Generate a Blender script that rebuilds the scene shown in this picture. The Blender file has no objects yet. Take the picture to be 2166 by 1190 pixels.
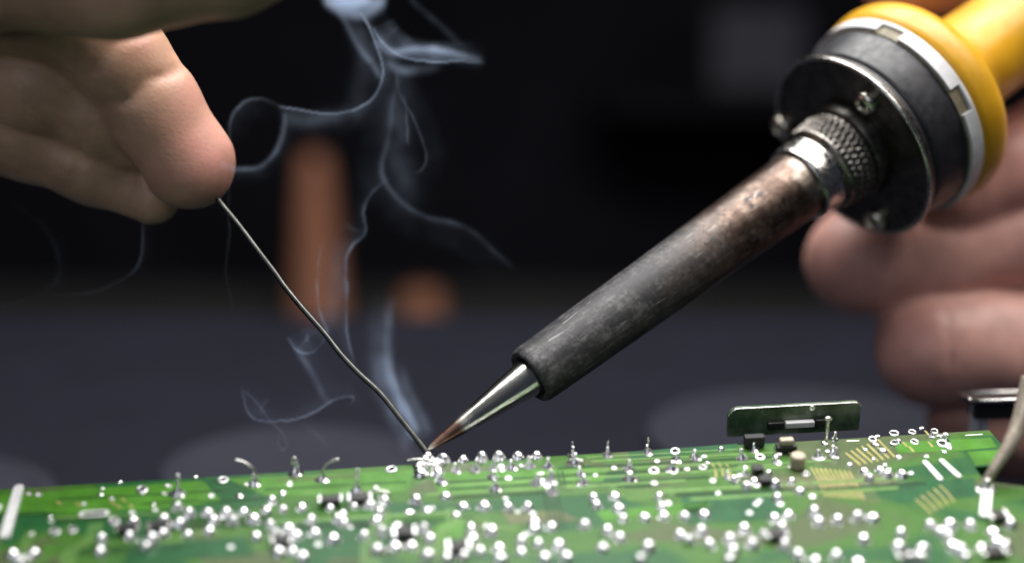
import bpy, bmesh, math, random
import numpy as np
from mathutils import Vector, Matrix

random.seed(7)
rng = np.random.default_rng(7)
scene = bpy.context.scene
C = scene.collection
MM = 0.001                         # all lengths below are millimetres

# ------------------------------------------------------------------ camera
F, CX, CY = 3000.0, 1083.0, 595.0  # focal length and centre in photograph pixels
PITCH = math.radians(12)
CAM_H = 112.0                      # camera height above the table, mm
cam_d = bpy.data.cameras.new('camera')
cam = bpy.data.objects.new('camera', cam_d); C.objects.link(cam)
cam.location = (0, 0, CAM_H*MM)
cam.rotation_euler = (math.pi/2 - PITCH, 0, 0)
cam_d.sensor_width = 36.0
cam_d.lens = F/2166*36.0
cam_d.clip_start, cam_d.clip_end = 0.005, 20
cam_d.dof.use_dof = True
cam_d.dof.focus_distance = 0.2325
cam_d.dof.aperture_fstop = 4.9
cam_d.dof.aperture_blades = 0
scene.camera = cam

# ------------------------------------------------------------------ world and lamps
world = bpy.data.worlds.new('World'); scene.world = world
world.use_nodes = True
bg = world.node_tree.nodes['Background']
bg.inputs['Color'].default_value = (0.55, 0.62, 0.85, 1)
bg.inputs['Strength'].default_value = 0.05

def area(name, loc, target, sx, sy, power, col):
    l = bpy.data.lights.new(name, 'AREA'); l.shape = 'RECTANGLE'
    l.size, l.size_y, l.energy, l.color = sx, sy, power, col
    o = bpy.data.objects.new(name, l); C.objects.link(o)
    o.location = loc
    o.rotation_euler = (Vector(target) - Vector(loc)).to_track_quat('-Z', 'Y').to_euler()
    return o
area('ceiling_lamp', (0.04, 0.30, 0.52), (0.0, 0.23, 0.05), 0.50, 0.40, 7.0, (1.0, 0.985, 0.96))
area('front_fill', (-0.22, -0.30, 0.30), (-0.02, 0.24, 0.10), 0.40, 0.40, 0.75, (0.86, 0.92, 1.0))  # unseen fill added from front left to lift the shaded hands
area('side_fill', (0.30, 0.16, 0.42), (-0.05, 0.24, 0.1), 0.10, 0.10, 0.65, (1.0, 0.9, 0.82))  # unseen warm lamp at upper right, brightens the fingertips

vs = scene.view_settings
scene.display_settings.display_device = 'sRGB'
vs.view_transform = 'Standard'; vs.look = 'None'
vs.exposure, vs.gamma, vs.use_curve_mapping = 0.0, 1.0, False
scene.cycles.use_denoising = True
scene.cycles.max_bounces = 6
scene.cycles.volume_bounces = 1
scene.cycles.sample_clamp_indirect = 6
scene.cycles.caustics_reflective = False
scene.cycles.caustics_refractive = False

# ------------------------------------------------------------------ coordinates
R_c2w = np.array([[1, 0, 0],
                  [0, math.sin(PITCH), math.cos(PITCH)],
                  [0, math.cos(PITCH), -math.sin(PITCH)]])   # columns: right, up, forward
def P(x, y, D):                    # a sight line of the photograph at depth D -> camera-space mm
    return np.array([(x-CX)/F*D, -(y-CY)/F*D, D])
def W(p):                          # camera-space mm -> world mm
    return np.asarray(p) @ R_c2w.T + np.array([0, 0, CAM_H])
def unit(v): v = np.asarray(v, float); return v/np.linalg.norm(v)

# ------------------------------------------------------------------ materials
def new_mat(name):
    m = bpy.data.materials.new(name); m.use_nodes = True
    nt = m.node_tree
    return m, nt, nt.nodes['Principled BSDF']
def N(nt, t, **kw):
    n = nt.nodes.new(t)
    for k, v in kw.items():
        if k.startswith('i_'):
            n.inputs[k[2:].replace('_', ' ')].default_value = v
        else:
            setattr(n, k, v)
    return n
def coords(nt):
    return nt.nodes.new('ShaderNodeTexCoord').outputs['Object']
def noise(nt, vec, scale, detail=4, rough=0.55, dist=0.0):
    n = N(nt, 'ShaderNodeTexNoise'); n.inputs['Scale'].default_value = scale
    n.inputs['Detail'].default_value = detail; n.inputs['Roughness'].default_value = rough
    n.inputs['Distortion'].default_value = dist
    nt.links.new(vec, n.inputs['Vector']); return n.outputs['Fac']
def ramp(nt, fac, stops, interp='LINEAR'):
    r = N(nt, 'ShaderNodeValToRGB'); e = r.color_ramp; e.interpolation = interp
    while len(e.elements) < len(stops): e.elements.new(0.5)
    for el, (p, c) in zip(e.elements, stops):
        el.position = p; el.color = c if len(c) == 4 else (*c, 1)
    nt.links.new(fac, r.inputs['Fac']); return r.outputs['Color']
def mixc(nt, fac, a, b, blend='MIX'):
    m = N(nt, 'ShaderNodeMix', data_type='RGBA', blend_type=blend)
    for s, v in ((m.inputs['Factor'], fac), (m.inputs['A'], a), (m.inputs['B'], b)):
        pass
    ins = {'Factor': m.inputs[0], 'A': m.inputs[6], 'B': m.inputs[7]}
    for k, v in (('Factor', fac), ('A', a), ('B', b)):
        if hasattr(v, 'is_linked') or hasattr(v, 'links'):
            nt.links.new(v, ins[k])
        elif k == 'Factor': ins[k].default_value = v
        else: ins[k].default_value = (*v, 1) if len(v) == 3 else v
    return m.outputs[2]
def math_(nt, op, a, b=None, clamp=False):
    m = N(nt, 'ShaderNodeMath', operation=op, use_clamp=clamp)
    for i, v in enumerate((a, b)):
        if v is None: continue
        if hasattr(v, 'links'): nt.links.new(v, m.inputs[i])
        else: m.inputs[i].default_value = v
    return m.outputs[0]
def bump(nt, b, h, strength, dist):
    n = N(nt, 'ShaderNodeBump'); n.inputs['Strength'].default_value = strength
    n.inputs['Distance'].default_value = dist
    nt.links.new(h, n.inputs['Height']); nt.links.new(n.outputs['Normal'], b.inputs['Normal'])
def simple(name, col, rough=0.5, metal=0.0, nscale=600, var=0.25, bumpd=0.0, rvar=0.12, spec=0.5):
    m, nt, b = new_mat(name)
    v = coords(nt)
    f = noise(nt, v, nscale, 5)
    lo = tuple(c*(1-var) for c in col); hi = tuple(min(1, c*(1+var)) for c in col)
    nt.links.new(ramp(nt, f, [(0.3, lo), (0.7, hi)]), b.inputs['Base Color'])
    f2 = noise(nt, v, nscale*2.3, 3)
    nt.links.new(ramp(nt, f2, [(0.3, (max(0.02, rough-rvar),)*3), (0.7, (min(1, rough+rvar),)*3)]), b.inputs['Roughness'])
    b.inputs['Metallic'].default_value = metal
    b.inputs['Specular IOR Level'].default_value = spec
    if bumpd: bump(nt, b, f, 0.6, bumpd)
    return m

MAT = {}
MAT['solder'] = simple('solder', (0.88, 0.88, 0.89), 0.23, 1.0, 900, 0.1, 0.00006, 0.08)
MAT['tinned'] = simple('flat_tin', (0.80, 0.80, 0.80), 0.5, 0.35, 900, 0.12, 0.00008)
MAT['nut'] = simple('nut_metal', (0.24, 0.22, 0.20), 0.3, 1.0, 500, 0.3)
MAT['lead'] = simple('tinned_lead', (0.62, 0.61, 0.58), 0.26, 1.0, 1500, 0.2)
MAT['wire'] = simple('solder_wire', (0.082, 0.082, 0.076), 0.36, 1.0, 900, 0.2, 0.00002)
MAT['steel'] = simple('worn_steel', (0.62, 0.60, 0.57), 0.24, 1.0, 700, 0.2)
MAT['gunmetal'] = simple('dark_metal', (0.085, 0.08, 0.072), 0.34, 0.85, 500, 0.4, 0.00002)
MAT['screw'] = simple('screw_metal', (0.74, 0.70, 0.60), 0.26, 1.0, 900, 0.3)
MAT['black'] = simple('black_plastic', (0.022, 0.022, 0.026), 0.42, 0, 300, 0.3)
MAT['chip'] = simple('chip_black', (0.012, 0.012, 0.013), 0.5, 0, 700, 0.3)
MAT['white'] = simple('white_plastic', (0.60, 0.60, 0.61), 0.45, 0, 260, 0.22)
MAT['khaki'] = simple('khaki_gasket', (0.20, 0.17, 0.11), 0.6, 0, 400, 0.3)
MAT['yellow'] = simple('yellow_plastic', (0.60, 0.31, 0.012), 0.38, 0, 120, 0.16, 0.00003)
MAT['silk'] = simple('white_silkscreen', (0.78, 0.78, 0.74), 0.55, 0, 900, 0.12)
MAT['dull'] = simple('dull_solder', (0.76, 0.76, 0.77), 0.34, 1.0, 700, 0.2, 0.00008, 0.12)
MAT['beige'] = simple('beige_ceramic', (0.48, 0.42, 0.31), 0.45, 0, 600, 0.15)
MAT['tan_wire'] = simple('tan_lead', (0.55, 0.47, 0.38), 0.35, 0.5, 500, 0.15)
MAT['gold'] = simple('gold_trace', (0.40, 0.35, 0.13), 0.45, 0.35, 600, 0.25)
MAT['hole'] = simple('hole_shade', (0.02, 0.022, 0.018), 0.7, 0, 600, 0.2)  # near-black colour painting the shade inside holes and recesses
MAT['pour'] = simple('copper_pour_mask', (0.058, 0.190, 0.017), 0.42, 0, 220, 0.25, spec=0.28)
MAT['pour_dark'] = simple('dark_mask', (0.010, 0.080, 0.024), 0.42, 0, 220, 0.25, spec=0.28)
MAT['pour_olive'] = simple('olive_mask', (0.105, 0.125, 0.055), 0.45, 0, 220, 0.25, spec=0.28)
MAT['trace'] = simple('masked_trace', (0.125, 0.25, 0.065), 0.42, 0, 400, 0.2, spec=0.3)
MAT['trace_dark'] = simple('gap_between_traces', (0.008, 0.042, 0.012), 0.45, 0, 400, 0.2, spec=0.25)
MAT['table'] = simple('table_top', (0.0082, 0.0085, 0.0150), 0.75, 0, 30, 0.12, spec=0.12)
MAT['mat_grey'] = simple('grey_mat', (0.022, 0.0225, 0.033), 0.8, 0, 60, 0.1, spec=0.15)
MAT['wall'] = simple('dark_wall', (0.0085, 0.0085, 0.0125), 0.9, 0, 8, 0.3, spec=0.1)
MAT['orange'] = simple('orange_brown', (0.42, 0.175, 0.10), 0.7, 0, 40, 0.15)
MAT['bench'] = simple('bench_top', (0.040, 0.038, 0.036), 0.8, 0, 20, 0.2)
MAT['shelf'] = simple('shelf_black', (0.006, 0.006, 0.008), 0.9, 0, 20, 0.2, spec=0.1)
MAT['bgrey'] = simple('grey_case', (0.040, 0.040, 0.054), 0.7, 0, 40, 0.15)

def m_board():
    m, nt, b = new_mat('solder_mask_green')
    v = coords(nt)
    mp = N(nt, 'ShaderNodeMapping'); mp.inputs['Scale'].default_value = (0.5, 1.15, 1)
    nt.links.new(v, mp.inputs['Vector'])
    f = noise(nt, mp.outputs['Vector'], 85, 2, 0.4, 0.6)
    base = ramp(nt, f, [(0.0, (0.009, 0.070, 0.022)), (0.44, (0.014, 0.095, 0.024)),
                        (0.48, (0.045, 0.135, 0.017)), (0.56, (0.050, 0.145, 0.020)),
                        (0.61, (0.072, 0.108, 0.038)), (1.0, (0.085, 0.108, 0.046))])
    g = noise(nt, v, 700, 5)
    col = mixc(nt, 0.25, base, ramp(nt, g, [(0.3, (0.3,)*3), (0.7, (1,)*3)]), 'MULTIPLY')
    nt.links.new(col, b.inputs['Base Color'])
    nt.links.new(ramp(nt, g, [(0.3, (0.34,)*3), (0.7, (0.50,)*3)]), b.inputs['Roughness'])
    bump(nt, b, g, 0.25, 0.00003)
    b.inputs['Specular IOR Level'].default_value = 0.28
    return m
MAT['board'] = m_board()

def m_glassboard():
    m, nt, b = new_mat('small_upright_board')
    v = coords(nt)
    f = noise(nt, v, 160, 4, 0.6)
    nt.links.new(ramp(nt, f, [(0.3, (0.03, 0.07, 0.034)), (0.48, (0.085, 0.14, 0.08)), (0.66, (0.24, 0.29, 0.20))]), b.inputs['Base Color'])
    b.inputs['Roughness'].default_value = 0.25
    b.inputs['Transmission Weight'].default_value = 0.35
    return m
MAT['gboard'] = m_glassboard()

def m_barrel():
    m, nt, b = new_mat('sooty_barrel')
    v = coords(nt)
    sep = N(nt, 'ShaderNodeSeparateXYZ'); nt.links.new(v, sep.inputs[0])
    big = noise(nt, v, 130, 4, 0.6)
    t = math_(nt, 'ADD', math_(nt, 'MULTIPLY', sep.outputs['Z'], 1/0.070),
              math_(nt, 'MULTIPLY', math_(nt, 'SUBTRACT', big, 0.5), 0.55))
    fine = noise(nt, v, 1100, 8, 0.75)
    st = N(nt, 'ShaderNodeMapping'); st.inputs['Scale'].default_value = (1, 1, 0.16); nt.links.new(v, st.inputs['Vector'])
    streak = noise(nt, st.outputs['Vector'], 700, 6, 0.7, 0.8)
    sc = N(nt, 'ShaderNodeMapping'); sc.inputs['Scale'].default_value = (1, 1, 0.10); sc.inputs['Rotation'].default_value = (0.5, 0.6, 0.2); nt.links.new(v, sc.inputs['Vector'])
    scr = noise(nt, sc.outputs['Vector'], 1700, 3, 0.5, 0.3)
    fine = math_(nt, 'ADD', math_(nt, 'MULTIPLY', fine, 0.45), math_(nt, 'ADD', math_(nt, 'MULTIPLY', streak, 0.30), math_(nt, 'MULTIPLY', noise(nt, v, 260, 3), 0.25)))
    soot = ramp(nt, fine, [(0.34, (0.010, 0.010, 0.011)), (0.5, (0.042, 0.041, 0.043)), (0.66, (0.16, 0.158, 0.16))])
    bronze = ramp(nt, noise(nt, v, 420, 6, 0.7), [(0.3, (0.030, 0.020, 0.016)), (0.52, (0.088, 0.060, 0.048)), (0.8, (0.25, 0.19, 0.15))])
    top = ramp(nt, fine, [(0.2, (0.30, 0.26, 0.22)), (0.7, (0.60, 0.55, 0.48))])
    s1 = ramp(nt, t, [(0.40, (0,)*3), (0.62, (1,)*3)])
    s2 = ramp(nt, t, [(0.86, (0,)*3), (0.99, (1,)*3)])
    col = mixc(nt, s2, mixc(nt, s1, soot, bronze), top)
    col = mixc(nt, math_(nt, 'MULTIPLY', ramp(nt, scr, [(0.66, (0,)*3), (0.70, (1,)*3)]), 0.45), col, (0.34, 0.33, 0.32))
    # flaked patches near the sooty border
    fl = noise(nt, v, 520, 3, 0.6)
    flm = math_(nt, 'MULTIPLY', ramp(nt, fl, [(0.60, (0,)*3), (0.64, (1,)*3)]), ramp(nt, t, [(0.42, (0,)*3), (0.56, (1,)*3), (0.8, (1,)*3), (0.9, (0.25,)*3)]))
    col = mixc(nt, flm, col, (0.035, 0.03, 0.03))
    nt.links.new(col, b.inputs['Base Color'])
    nt.links.new(ramp(nt, t, [(0.45, (0.35,)*3), (0.7, (0.85,)*3), (0.95, (1,)*3)]), b.inputs['Metallic'])
    rr = mixc(nt, s1, (0.58,)*3, (0.30,)*3)
    nt.links.new(mixc(nt, 0.25, rr, ramp(nt, fine, [(0.3, (0,)*3), (0.7, (1,)*3)])), b.inputs['Roughness'])
    bump(nt, b, fine, 0.8, 0.00012)
    return m
MAT['barrel'] = m_barrel()

def m_tip():
    m, nt, b = new_mat('tip_plating')
    v = coords(nt)
    sep = N(nt, 'ShaderNodeSeparateXYZ'); nt.links.new(v, sep.inputs[0])
    big = noise(nt, v, 500, 4)
    t = math_(nt, 'ADD', math_(nt, 'MULTIPLY', sep.outputs['Z'], 1/0.019), math_(nt, 'MULTIPLY', math_(nt, 'SUBTRACT', big, 0.5), 0.22))
    col = ramp(nt, t, [(0.0, (0.80, 0.72, 0.62)), (0.08, (0.32, 0.20, 0.14)), (0.18, (0.17, 0.095, 0.07)), (0.30, (0.13, 0.08, 0.062)), (0.35, (0.34, 0.31, 0.27)), (0.39, (0.70, 0.69, 0.63)), (1, (0.76, 0.76, 0.71))])
    nt.links.new(col, b.inputs['Base Color'])
    b.inputs['Metallic'].default_value = 1
    nt.links.new(ramp(nt, t, [(0.3, (0.38,)*3), (0.5, (0.20,)*3)]), b.inputs['Roughness'])
    bump(nt, b, noise(nt, v, 900, 4), 0.5, 0.00005)
    return m
MAT['tip'] = m_tip()

def m_skin(name, base, pink, sss=0.18):
    m, nt, b = new_mat(name)
    v = coords(nt)
    at = N(nt, 'ShaderNodeAttribute', attribute_name='pink')
    f = noise(nt, v, 110, 5, 0.6)
    lo = tuple(c*0.72 for c in base); hi = tuple(min(1, c*1.18) for c in base)
    c0 = ramp(nt, f, [(0.3, lo), (0.7, hi)])
    mott = noise(nt, v, 320, 4)
    pf = math_(nt, 'MULTIPLY', at.outputs['Fac'], ramp(nt, mott, [(0.25, (0.45,)*3), (0.65, (1,)*3)]))
    nt.links.new(mixc(nt, pf, c0, pink), b.inputs['Base Color'])
    b.inputs['Roughness'].default_value = 0.48
    b.inputs['Subsurface Weight'].default_value = sss
    b.inputs['Subsurface Radius'].default_value = (1.0, 0.36, 0.18)
    b.inputs['Subsurface Scale'].default_value = 0.0016
    vo = N(nt, 'ShaderNodeTexVoronoi', feature='DISTANCE_TO_EDGE'); vo.inputs['Scale'].default_value = 900
    nt.links.new(v, vo.inputs['Vector'])
    h = math_(nt, 'ADD', math_(nt, 'MULTIPLY', vo.outputs['Distance'], 1.2), noise(nt, v, 1400, 4))
    bump(nt, b, h, 0.35, 0.00009)
    return m
MAT['skin_l'] = m_skin('skin_olive', (0.47, 0.285, 0.19), (0.66, 0.29, 0.25))
MAT['skin_r'] = m_skin('skin_rosy', (0.55, 0.30, 0.25), (0.68, 0.34, 0.30))

# ------------------------------------------------------------------ mesh helpers
def link(name, me, mat=None, parent=None, smooth=True):
    o = bpy.data.objects.new(name, me); C.objects.link(o)
    if mat is not None and not me.materials: me.materials.append(mat)
    if parent is not None: o.parent = parent
    if smooth: me.shade_smooth()
    return o
def mesh(name, verts, faces, mat=None, parent=None, smooth=True):
    me = bpy.data.meshes.new(name)
    me.from_pydata([tuple(np.asarray(v, float)*MM) for v in verts], [], faces)
    me.update()
    return link(name, me, mat, parent, smooth)
def empty(name, M4, label, cat):
    o = bpy.data.objects.new(name, None); C.objects.link(o)
    o.empty_display_size = 0.01
    o.matrix_world = M4
    tag(o, label, cat); return o
def tag(o, label=None, cat=None, group=None, kind=None):
    if label: o['label'] = label
    if cat: o['category'] = cat
    if group: o['group'] = group
    if kind: o['kind'] = kind
    return o
def frame(x, y, z, o):             # world matrix from camera-space axes (mm origin)
    cols = [R_c2w @ unit(a) for a in (x, y, z)]
    ow = W(o)*MM
    return Matrix([[cols[0][i], cols[1][i], cols[2][i], ow[i]] for i in range(3)] + [[0, 0, 0, 1]])
def lathe_data(prof, seg=64, a0=0.0, a1=2*math.pi, close=True, caps=True):
    full = abs(a1-a0-2*math.pi) < 1e-6
    n = seg if full else seg+1
    V, Fc = [], []
    for (r, z) in prof:
        for i in range(n):
            a = a0 + (a1-a0)*i/seg
            V.append((r*math.cos(a), r*math.sin(a), z))
    for j in range(len(prof)-1):
        for i in range(seg):
            k = (i+1) % n if full else i+1
            Fc.append((j*n+i, j*n+k, (j+1)*n+k, (j+1)*n+i))
    if caps and full:
        Fc.append(tuple(range(n-1, -1, -1))); Fc.append(tuple((len(prof)-1)*n+i for i in range(n)))
    return V, Fc
def sharp(o, ang=35):
    o.data.set_sharp_from_angle(angle=math.radians(ang))
def rounded(prof, r=0.4, n=4):     # fillet the corners of a profile polyline
    out = [prof[0]]
    for i in range(1, len(prof)-1):
        p, a, b = map(np.array, (prof[i], prof[i-1], prof[i+1]))
        da, db = np.linalg.norm(a-p), np.linalg.norm(b-p)
        k = min(r, da*0.45, db*0.45)
        q0, q1 = p+(a-p)/da*k, p+(b-p)/db*k
        for t in np.linspace(0, 1, n):
            out.append(tuple((1-t)**2*q0+2*t*(1-t)*p+t*t*q1))
    out.append(prof[-1]); return out
def tube_data(pts, rad, seg=10):
    pts = np.asarray(pts, float); n = len(pts)
    rad = np.broadcast_to(rad, (n,))
    T = np.gradient(pts, axis=0); T /= np.linalg.norm(T, axis=1)[:, None]
    up = np.array([0.3, 0.5, 0.81]); V, Fc = [], []
    for i in range(n):
        a = unit(np.cross(T[i], up)); b = np.cross(T[i], a)
        for k in range(seg):
            th = 2*math.pi*k/seg
            V.append(pts[i]+rad[i]*(math.cos(th)*a+math.sin(th)*b))
    for i in range(n-1):
        for k in range(seg):
            l = (k+1) % seg
            Fc.append((i*seg+k, i*seg+l, (i+1)*seg+l, (i+1)*seg+k))
    Fc.append(tuple(range(seg-1, -1, -1))); Fc.append(tuple((n-1)*seg+k for k in range(seg)))
    return V, Fc
def spline(pts, step):             # Catmull-Rom resample of an (n,k) polyline, spacing by the first 3 columns
    p = np.asarray(pts, float); q = np.vstack([2*p[0]-p[1], p, 2*p[-1]-p[-2]]); out = []
    for i in range(1, len(q)-2):
        n = max(2, int(np.linalg.norm(q[i+1][:3]-q[i][:3])/step))
        for t in np.arange(n)/n:
            out.append(0.5*((2*q[i])+(-q[i-1]+q[i+1])*t+(2*q[i-1]-5*q[i]+4*q[i+1]-q[i+2])*t*t+(-q[i-1]+3*q[i]-3*q[i+1]+q[i+2])*t**3))
    out.append(p[-1]); return np.array(out)
def box_data(x0, x1, y0, y1, z0, z1):
    V = [(x, y, z) for z in (z0, z1) for y in (y0, y1) for x in (x0, x1)]
    Fc = [(0, 2, 3, 1), (4, 5, 7, 6), (0, 1, 5, 4), (2, 6, 7, 3), (0, 4, 6, 2), (1, 3, 7, 5)]
    return V, Fc
def bevel_box(name, x0, x1, y0, y1, z0, z1, mat, parent, bev=0.15):
    V, Fc = box_data(x0, x1, y0, y1, z0, z1)
    o = mesh(name, V, Fc, mat, parent, smooth=False)
    bm = bmesh.new(); bm.from_mesh(o.data)
    bmesh.ops.bevel(bm, geom=list(bm.edges), offset=bev*MM, segments=2, affect='EDGES', profile=0.5)
    bm.to_mesh(o.data); bm.free(); return o

# ------------------------------------------------------------------ setting: table, wall
def wmesh(name, V, Fc, mat, smooth=False): return mesh(name, V, Fc, mat, None, smooth)
tb = wmesh('table', *box_data(-700, 700, -60, 470, -25, 0), MAT['table']); tag(tb, 'dark blue grey table top under the board', None, None, 'structure')
wl = wmesh('wall', *box_data(-1600, 1600, 1150, 1180, -600, 1300), MAT['wall']); tag(wl, 'dark wall behind the table', None, None, 'structure')

def on_table(x, y):                # where a sight line meets the table
    d = R_c2w @ P(x, y, 1.0); t = -CAM_H/d[2]
    return np.array([d[0]*t, d[1]*t, 0.0])
def disc(name, c, r, h, mat, label, group):
    V, Fc = lathe_data(rounded([(0.01, 0), (r, 0), (r, h), (r*0.9, h), (r*0.88, h*0.75), (0.01, h*0.75)], 0.6), 72)
    o = mesh(name, V, Fc, mat); o.location = tuple(c*MM); sharp(o)
    return tag(o, label, 'coaster', group)
for (x, y, r, lab) in ((660, 918, 30, 'round grey coaster lying behind the solder wire tip'),
                       (1650, 838, 40, 'largest round grey coaster lying behind the upright daughter board'),
                       (-90, 985, 32, 'round grey coaster cut by the picture edge under the pinching hand')):
    c = on_table(x, y); disc('coaster', c + np.array([0, -r, 0.2]), r, 2.5, MAT['mat_grey'], lab, 'grey coasters on the table')

# ------------------------------------------------------------------ blurred things far behind
def post(name, xy, r0, r1, h, mat, label, cat):
    prof = rounded([(0.01, 0), (r0*1.08, 0), (r0*1.08, h*0.05), (r0, h*0.07), (r1, h*0.9), (r1*0.7, h), (0.01, h)], 2)
    V, Fc = lathe_data(prof, 40); o = mesh(name, V, Fc, mat); o.location = tuple(xy*MM); sharp(o, 50)
    return tag(o, label, cat)
BZ = -134.0
bn = wmesh('bench', *box_data(-900, 900, 620, 1140, BZ-20, BZ), MAT['bench']); tag(bn, 'dark lower bench in the blurred distance', None, None, 'structure')
def on_bench(x, y):
    d = R_c2w @ P(x, y, 1.0); t = (BZ-CAM_H)/d[2]
    return np.array([d[0]*t, d[1]*t, BZ])
post('post', on_bench(675, 694), 19, 11, 126, MAT['orange'], 'tall orange brown post standing out of focus behind the wire', 'post')
post('knob', on_bench(893, 700), 17, 13, 30, MAT['orange'], 'short orange brown knob standing beside the tall post', 'knob')
def far_box(name, px, py, D, w, h, d, mat, label, cat):
    c = W(P(px, py, D))
    o = bevel_box(name, -w/2, w/2, -d/2, d/2, 0, h, mat, None, 4)
    o.location = tuple(c*MM); return tag(o, label, cat)
sf = W(P(1590, 190, 1080)); shf = wmesh('shelf', *box_data(sf[0]-120, 700, 1020, 1150, sf[2]-14, sf[2]-0.3), MAT['shelf']); tag(shf, 'dark wall shelf in the blurred distance', None, None, 'structure')
far_box('instrument_case', 1590, 190, 1080, 70, 60, 60, MAT['bgrey'], 'dim grey case out of focus in the dark beside the iron', 'case')

# ------------------------------------------------------------------ circuit board
T = P(903, 962, 225.0)             # where the tip meets the board
d_ax = unit((-312, 1440, 3000))
h_ax = np.array([1, 0.05, 0.08]); h_ax = unit(h_ax - d_ax*np.dot(h_ax, d_ax))
n_ax = np.cross(h_ax, d_ax); n_ax = n_ax if n_ax[1] > 0 else -n_ax
# right-handed frame in world: camera space (x right, y up, z forward) is left-handed, so x=h, y=d, z=n maps to a right-handed one
def B(x, y, z=0.0):                # sight line -> board coordinates (u, v) at height z above the board
    r = P(x, y, 1.0); t = (np.dot(n_ax, T)+z)/np.dot(n_ax, r)
    q = r*t - T
    return np.array([np.dot(q, h_ax), np.dot(q, d_ax), z])
board = empty('circuit_board', frame(h_ax, d_ax, n_ax, T), 'green circuit board crowded with shiny solder joints', 'circuit board')

far0, far1 = B(-160, 1044), B(2092, 909)
outline = [far0, far1, B(2127, 948), B(2110, 983), B(2062, 987), B(2082, 1016), B(2330, 1050)]
nr = B(2330, 1050); outline += [np.array([nr[0]+2, -48, 0]), np.array([far0[0]-6, -48, 0])]
def slab(name, pts, z0, z1, mat, parent, smooth=False):
    n = len(pts); V = [(p[0], p[1], z0) for p in pts] + [(p[0], p[1], z1) for p in pts]
    Fc = [tuple(range(n)), tuple(range(2*n-1, n-1, -1))] + [(i, n+i, n+(i+1) % n, (i+1) % n) for i in range(n)]
    o = mesh(name, V, Fc, mat, parent, smooth)
    bm = bmesh.new(); bm.from_mesh(o.data); bmesh.ops.recalc_face_normals(bm, faces=bm.faces); bm.to_mesh(o.data); bm.free()
    return o
slab('substrate', outline, -1.6, 0.0, MAT['board'], board)

# patches of copper under the mask, one a painted reflection, and thin printed traces (sheets lying on the substrate)
Z1 = 0.035
def patch(px, mat, z=Z1): slab('mask_area', [B(*p) for p in px], 0.004, z, mat, board)
patch([(-60, 1050), (430, 1016), (470, 1060), (330, 1078), (130, 1082), (-80, 1092)], MAT['pour'])
patch([(480, 1012), (880, 992), (860, 1040), (700, 1050), (560, 1048)], MAT['pour'])
patch([(905, 1000), (1290, 985), (1270, 1030), (930, 1042)], MAT['pour'])
patch([(930, 1105), (985, 1098), (975, 1150), (905, 1145)], MAT['pour'])
patch([(1260, 1080), (1500, 1060), (1480, 1085), (1280, 1104)], MAT['pour'])
patch([(2045, 955), (2122, 950), (2106, 980), (2064, 984)], MAT['pour'])  # lighter green paints the light reflected by the board beside the notch
patch([(1330, 955), (1560, 938), (1560, 952), (1330, 970)], MAT['pour_dark'])
patch([(1890, 935), (2035, 928), (2095, 925), (2110, 945), (2040, 952), (1900, 958)], MAT['pour'], 0.03)
patch([(1440, 1050), (1640, 1040), (1660, 1095), (1450, 1108)], MAT['pour_dark'])
patch([(280, 1150), (520, 1135), (540, 1175), (260, 1188)], MAT['pour_dark'])
patch([(1880, 1020), (2060, 1010), (2070, 1050), (1900, 1060)], MAT['pour_dark'])
patch([(1060, 1085), (1180, 1078), (1230, 1100), (1080, 1108)], MAT['pour_olive'])
patch([(1640, 1010), (1900, 1000), (1900, 1030), (1660, 1040)], MAT['pour_olive'])

def strip(pts, w, mat, z=0.06, name='trace'):
    p = np.array([B(*q)[:2] for q in pts]); t = np.gradient(p, axis=0); t /= np.linalg.norm(t, axis=1)[:, None]
    nrm = np.stack([-t[:, 1], t[:, 0]], 1)
    L, R = p+nrm*w/2, p-nrm*w/2
    slab(name, list(L)+list(R[::-1]), 0.006, z, mat, board)
def along(y, x0, x1): return y - 0.0605*((x0+x1)/2-1083)*0 
def row(px0, px1, y_at_1083, mat, w, jog=None):
    f = lambda x: y_at_1083 - 0.055*(x-1083)
    pts = [(px0, f(px0)), ((px0+px1)/2-20, f((px0+px1)/2-20)), ((px0+px1)/2+15, f((px0+px1)/2+15)+(jog or 0)), (px1, f(px1)+(jog or 0))]
    strip(pts, w, mat)
for args in ((930, 1560, 1012, 'trace_dark', 0.45, 0), (945, 1700, 1019, 'trace', 0.5, 0), (950, 1500, 1027, 'trace_dark', 0.5, 4), (900, 1450, 1036, 'trace', 0.6, 0),
             (930, 1380, 1045, 'trace_dark', 0.6, -3), (1150, 1600, 1004, 'trace', 0.4, 0), (1180, 1640, 996, 'trace_dark', 0.4, 0), (1250, 1640, 985, 'trace', 0.35, 2),
             (120, 470, 1003, 'trace_dark', 0.3, 0), (300, 560, 1022, 'trace_dark', 0.35, 3), (560, 860, 1006, 'trace_dark', 0.3, 0), (640, 850, 1018, 'trace', 0.35, 0),
             (1240, 1560, 976, 'trace', 0.3, 0), (1400, 1900, 1056, 'trace', 0.7, 0), (1400, 1960, 1066, 'trace_dark', 0.7, 4), (1460, 1900, 1076, 'trace', 0.7, 0),
             (560, 960, 1076, 'trace', 0.7, 0), (620, 1000, 1088, 'trace_dark', 0.8, 3), (100, 400, 1042, 'trace', 0.4, 2), (1500, 1760, 1014, 'trace', 0.4, -3)):
    a, b_, y, mn, w, j = args
    row(a, b_, y, MAT[mn], w, j)
c6 = lambda x, y: (1440+x/2.983, 800+y/2.983)
def strip_uv(p, w_, mat, z):
    p = np.array(p); t = np.gradient(p, axis=0); t /= np.linalg.norm(t, axis=1)[:, None]; nr2 = np.stack([-t[:, 1], t[:, 0]], 1)
    slab('trace', list(p+nr2*w_/2)+list((p-nr2*w_/2)[::-1]), 0.006, z, mat, board)
tr = random.Random(19)
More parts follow.
